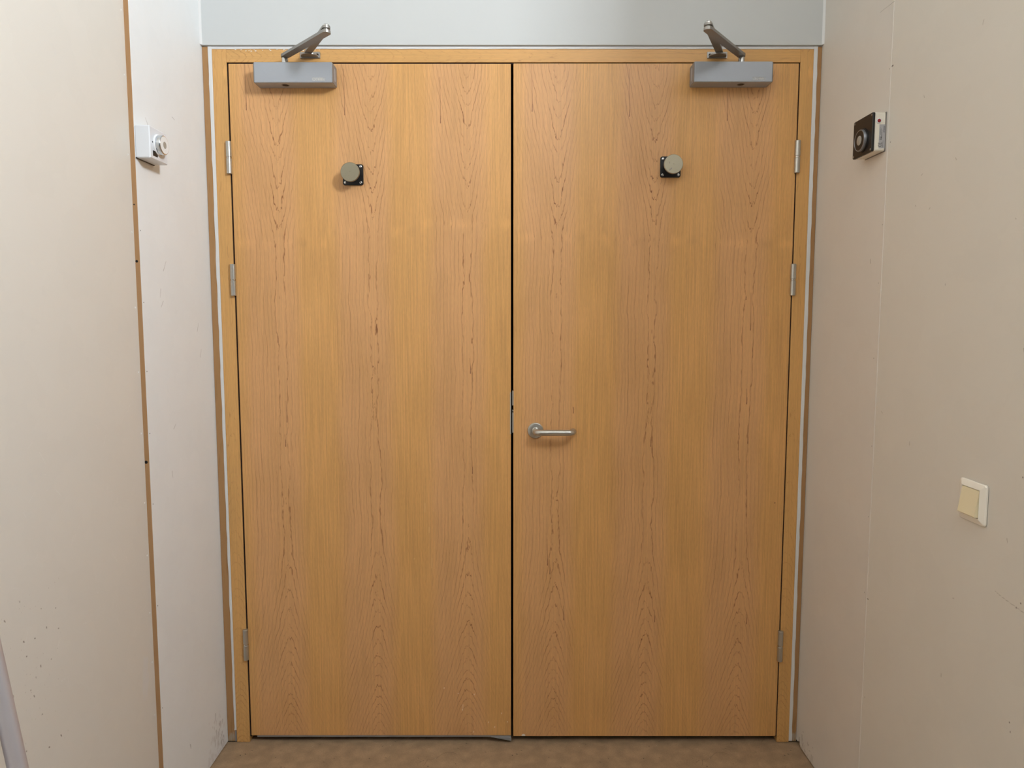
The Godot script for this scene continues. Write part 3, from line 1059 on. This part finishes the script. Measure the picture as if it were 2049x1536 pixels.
func white_magnet() -> void:
	var t := thing("white_magnet_box", "white wall box with a chrome magnet, on the left wall board", "door holder", Vector3(-WALL, 1.8895, 0.3825))
	# local axes: out of the wall is +x
	var st := begin()
	box(st, Vector3(0.0003, -0.041, -0.0465), Vector3(0.0385, 0.041, 0.0465), 0.0022)
	part("case", st, mats.white_plastic, t)
	st = begin()
	box(st, Vector3(0.0003, -0.0425, -0.0455), Vector3(0.0035, -0.039, 0.0470), 0.0005)
	part("back_gasket", st, mats.black_plastic, t)
	var out := Transform3D(Basis(Vector3.FORWARD, Vector3.UP, Vector3.RIGHT), Vector3(0.0382, 0.0005, 0.002))
	st = begin()
	lathe(st, out, [Vector2(0.0275, 0), Vector2(0.0275, 0.002), Vector2(0.0262, 0.0034), Vector2(0.0245, 0.0036)], 48)
	part("collar", st, mats.ring_white, t)
	st = begin()
	lathe(st, out, [Vector2(0.0248, 0.001), Vector2(0.0248, 0.0150), Vector2(0.0242, 0.0162), Vector2(0.0232, 0.0168), Vector2(0.0222, 0.0168)], 56)
	var mg := part("magnet", st, mats.chrome, t)
	st = begin()
	lathe(st, out, [Vector2(0.0224, 0.0160), Vector2(0.0222, 0.0171), Vector2(0.0090, 0.0172)], 48)
	part("white_ring", st, mats.ring_white, mg)
	st = begin()
	lathe(st, out, [Vector2(0.0090, 0.0166), Vector2(0.0088, 0.0174), Vector2(0.0012, 0.0175), Vector2(0.0006, 0.0170), Vector2(0, 0.0170)], 32)
	part("core", st, mats.magnet_grey, mg)
	st = begin()
	box(st, Vector3(0.0375, -0.0325, 0.0125), Vector3(0.0393, -0.0190, 0.0330), 0.0004)
	box(st, Vector3(0.0375, -0.0320, 0.0085), Vector3(0.0392, -0.0215, 0.0130), 0.0004)
	part("release_button", st, mats.black_plastic, t)
	st = begin()
	lathe(st, Transform3D(out.basis, Vector3(0.0382, 0.002, 0.0325)), [Vector2(0.0022, 0), Vector2(0.0020, 0.0008), Vector2(0, 0.0010)], 14)
	part("indicator", st, mats.hole_black, t)


func black_magnet() -> void:
	var t := thing("black_magnet_box", "cream wall box with a black front plate and ring magnet, on the right wall", "door holder", Vector3(WALL, 1.9185, 0.3595))
	# local axes: out of the wall is -x
	var st := begin()
	box(st, Vector3(-0.0300, -0.0490, -0.0515), Vector3(-0.0003, 0.0490, 0.0515), 0.0030)
	part("case", st, mats.off_white_plastic, t)
	st = begin()
	box(st, Vector3(-0.0014, -0.0505, -0.0515), Vector3(-0.0003, 0.0495, 0.0530), 0.0003)
	part("back_gasket", st, mats.closer_cap, t)
	st = begin()
	var face := facing(Vector3(-0.0300, 0, 0), Vector3.BACK, Vector3.UP)
	face = Transform3D(Basis(Vector3.FORWARD, Vector3.UP, Vector3.LEFT), Vector3(-0.0300, 0, 0))
	face.basis.x = Vector3.BACK * 1.0
	prism(st, face, rounded_rect(0.1035, 0.0990, 0.0045), 0.0058, 0.0012)
	part("front_plate", st, mats.black_plastic, t)
	var out := Transform3D(Basis(Vector3.BACK, Vector3.UP, Vector3.LEFT), Vector3(-0.0356, -0.0105, 0.0))
	st = begin()
	lathe(st, out, [Vector2(0.0315, 0), Vector2(0.0312, 0.0018), Vector2(0.0298, 0.0024), Vector2(0.0278, 0.0024)], 48)
	part("collar", st, mats.black_plastic, t)
	st = begin()
	lathe(st, out, [Vector2(0.0278, 0.001), Vector2(0.0278, 0.0080), Vector2(0.0272, 0.0090), Vector2(0.0256, 0.0090), Vector2(0.0252, 0.0080)], 56)
	var mg := part("magnet", st, mats.dull_steel, t)
	st = begin()
	lathe(st, out, [Vector2(0.0256, 0.0070), Vector2(0.0254, 0.0081), Vector2(0.0110, 0.0081)], 48)
	part("black_ring", st, mats.black_plastic, mg)
	st = begin()
	lathe(st, out, [Vector2(0.0124, 0.0072), Vector2(0.0124, 0.0088), Vector2(0.0116, 0.0094), Vector2(0.0014, 0.0094), Vector2(0.0008, 0.0084), Vector2(0, 0.0084)], 36)
	part("core", st, mats.magnet_grey, mg)
	for y in [-1, 1]:
		for z in [-1, 1]:
			st = begin()
			lathe(st, Transform3D(out.basis, Vector3(-0.0356, y * 0.0435, z * 0.0455)), [Vector2(0.0030, 0), Vector2(0.0028, 0.0008), Vector2(0, 0.0010)], 16)
			part("screw", st, mats.arm_steel, t)
	# red push button on the side towards the corridor
	var b := Transform3D(Basis(), Vector3(-0.0205, 0.0265, 0.0512))
	st = begin()
	lathe(st, b, [Vector2(0.0066, 0), Vector2(0.0066, 0.0022), Vector2(0.0058, 0.0034), Vector2(0.0044, 0.0036)], 28)
	var ring := part("button_ring", st, mats.ring_white, t)
	st = begin()
	lathe(st, b, [Vector2(0.0046, 0.0020), Vector2(0.0044, 0.0046), Vector2(0.0030, 0.0062), Vector2(0, 0.0068)], 24)
	part("red_button", st, mats.red_lens, ring)
	# rating label with its CE mark, printed sideways
	st = begin()
	box(st, Vector3(-0.0178, -0.0425, 0.0512), Vector3(-0.0018, 0.0180, 0.0518))
	var lb := part("rating_label", st, mats.sticker, t)
	var tm := TextMesh.new()
	tm.text = "CE"
	tm.font = SystemFont.new()
	tm.font.font_names = PackedStringArray(["Droid Sans"])
	tm.font_size = 32
	tm.pixel_size = 0.00034
	tm.depth = 0.0002
	var tx := MeshInstance3D.new()
	tx.name = "mark_lettering"
	tx.mesh = tm
	tx.set_surface_override_material(0, mats.print_black)
	tx.position = Vector3(-0.0146, -0.0335, 0.0519)
	tx.rotation_degrees.z = 90
	lb.add_child(tx, true)
	# lines of print too small to read
	st = begin()
	var rng := RandomNumberGenerator.new()
	rng.seed = 12
	for row in [[-0.0158, 0.0008, -0.021, -0.012], [-0.0132, 0.0018, -0.021, -0.012], [-0.0150, 0.0004, -0.008, 0.012], [-0.0138, 0.0004, -0.008, 0.006], [-0.0122, 0.0005, -0.016, 0.008], [-0.0108, 0.0005, -0.018, 0.004], [-0.0070, 0.0005, -0.040, -0.022], [-0.0085, 0.0004, -0.040, -0.026], [-0.0072, 0.0006, -0.002, 0.014], [-0.0058, 0.0006, -0.002, 0.014], [-0.0044, 0.0006, -0.004, 0.014]]:
		var y: float = row[2]
		while y < row[3]:
			var l := rng.randf_range(0.0006, 0.0026)
			box(st, Vector3(row[0], y, 0.0517), Vector3(row[0] + row[1], minf(y + l, row[3]), 0.05195))
			y += l + rng.randf_range(0.0003, 0.0008)
	part("fine_print", st, mats.print_black, lb).set_meta("kind", "stuff")


# ---------------------------------------------------------------- light switch

func light_switch() -> void:
	var t := thing("light_switch", "ivory rocker light switch on the right wall", "light switch", Vector3(WALL, 1.0545, 0.8410))
	# local: out of the wall is -x, width along z
	var o := Transform3D(Basis(Vector3.BACK, Vector3.UP, Vector3.LEFT), Vector3(-0.0006, 0, 0))
	var st := begin()
	# bevelled frame: from the wall to a raised rim round the rocker
	var rings := [[0.0855, 0.0860, 0.006, 0.0], [0.0855, 0.0860, 0.006, 0.0030], [0.0830, 0.0835, 0.005, 0.0045], [0.0600, 0.0625, 0.0015, 0.0088], [0.0570, 0.0595, 0.001, 0.0088], [0.0565, 0.0590, 0.001, 0.0030]]
	for i in rings.size() - 1:
		var a := rounded_rect(rings[i][0], rings[i][1], rings[i][2], 5)
		var b := rounded_rect(rings[i + 1][0], rings[i + 1][1], rings[i + 1][2], 5)
		for k in a.size():
			var j := (k + 1) % a.size()
			var m := (a[k] + a[j]) / 2.0
			var outw := Vector3(m.x, m.y, 0).normalized() * (1.0 if i < 4 else -1.0) + Vector3(0, 0, 0.0 if i == 0 or i == 4 else 2.0)
			quad(st, o * Vector3(a[k].x, a[k].y, rings[i][3]), o * Vector3(a[j].x, a[j].y, rings[i][3]), o * Vector3(b[j].x, b[j].y, rings[i + 1][3]), o * Vector3(b[k].x, b[k].y, rings[i + 1][3]), o.basis * outw)
	part("frame", st, mats.ivory_frame, t)
	# rocker: tilted, its lower end stands out
	st = begin()
	var w := 0.0275
	var prof := PackedVector2Array([Vector2(0.0010, 0.0285), Vector2(0.0082, 0.0285), Vector2(0.0090, 0.0278), Vector2(0.0172, -0.0258), Vector2(0.0164, -0.0272), Vector2(0.0010, -0.0285)])
	# profile (out, up) raised along z
	prism(st, Transform3D(Basis(Vector3.LEFT, Vector3.UP, Vector3.FORWARD), Vector3(0, 0, w)), prof, 2 * w, 0.0)
	part("rocker", st, mats.ivory_plastic, t)


# ---------------------------------------------------------------- poles leaning at the left wall

func poles() -> void:
	var dirn := Vector3(0.149, -1.0, 0.0)
	for k in 2:
		var t := Node3D.new()
		t.name = numbered("metal_pole")
		add_child(t, true)
		tag(t, ["thick grey metal pole leaning against the left wall", "thinner grey metal pole behind the thick one at the left wall"][k], "pole")
		var r: float = [0.0155, 0.0115][k]
		var foot: Vector3 = [Vector3(-0.788, 0.012, 1.1), Vector3(-0.816, 0.012, 1.125)][k]
		var wall_x := -WALL - 0.0122 + r + 0.001
		var n := dirn.normalized()
		var top := foot - n * ((foot.x - wall_x) / n.x)
		t.position = Vector3(foot.x, 0, foot.z)
		var st := begin()
		rod(st, foot - t.position, top - t.position, r, 32, 0.002)
		part("tube", st, mats.pole_grey, t)
		st = begin()
		rod(st, foot - t.position + n * 0.0105, foot - t.position - n * 0.02, r + 0.0015, 28, 0.002)
		part("rubber_foot", st, mats.black_plastic, t)


# ---------------------------------------------------------------- lamps

func panel_lamp(called: String, label: String, at: Vector3, towards: Vector3, size: Vector2, c: Color, energy: float, glow: float) -> void:
	var t := thing(called, label, "lamp", at)
	var d := towards.normalized()
	# x across, y along the corridor as far as it goes
	var y := (Vector3.BACK - d * d.dot(Vector3.BACK)).normalized()
	var x := y.cross(-d).normalized()
	var b := Basis(x, y, -d)
	t.basis = Basis()
	var st := begin()
	box_t(st, Transform3D(b, -d * 0.03), Vector3(size.x + 0.03, size.y + 0.03, 0.044), 0.004)
	part("housing", st, mats.lamp_housing, t)
	st = begin()
	box(st, Vector3(-0.20, -size.y / 2 - 0.055, -size.x / 2 - 0.42), Vector3(0.05, -size.y / 2 - 0.035, size.x / 2 + 0.1), 0.003)
	part("lower_shade", st, mats.lamp_housing, t)
	var m := StandardMaterial3D.new()
	m.resource_name = called + "_diffuser"
	m.albedo_color = Color(0.9, 0.9, 0.9)
	m.emission_enabled = true
	m.emission = c
	m.emission_energy_multiplier = glow
	st = begin()
	box_t(st, Transform3D(b, -d * 0.006), Vector3(size.x, size.y, 0.008), 0.001)
	part("diffuser", st, m, t)
	var l := AreaLight3D.new()
	l.name = "light"
	l.area_size = size
	l.light_color = c
	l.light_energy = energy
	l.area_normalize_energy = true
	l.area_range = 12.0
	l.area_attenuation = 2.0
	l.shadow_enabled = true
	l.transform = Transform3D(b, d * 0.004)
	t.add_child(l, true)


func globe_lamp(called: String, label: String, at: Vector3, r: float, c: Color, energy: float, glow: float) -> void:
	var t := thing(called, label, "lamp", at)
	var st := begin()
	lathe(st, Transform3D(turn_to(Vector3.UP), Vector3(0, TALL - at.y - 0.03, 0)), [Vector2(0, 0), Vector2(0.07, 0), Vector2(0.075, 0.005), Vector2(0.075, 0.0295), Vector2(0, 0.0295)], 32)
	rod(st, Vector3(0, r * 0.95, 0), Vector3(0, TALL - at.y - 0.02, 0), 0.012)
	part("ceiling_mount", st, mats.lamp_housing, t)
	var m := StandardMaterial3D.new()
	m.resource_name = called + "_opal"
	m.albedo_color = Color(0.9, 0.9, 0.9)
	m.emission_enabled = true
	m.emission = c
	m.emission_energy_multiplier = glow
	st = begin()
	var prof := []
	for k in 25:
		var a := -PI / 2 + PI * k / 24.0
		prof.append(Vector2(maxf(0.0, cos(a)) * r, sin(a) * r))
	lathe(st, Transform3D(turn_to(Vector3.UP), Vector3.ZERO), prof, 40)
	part("opal_globe", st, m, t)
	var l := OmniLight3D.new()
	l.name = "light"
	l.light_color = c
	l.light_energy = energy
	l.light_size = r * 0.9
	l.omni_range = 12.0
	l.omni_attenuation = 2.0
	l.shadow_enabled = true
	t.add_child(l, true)
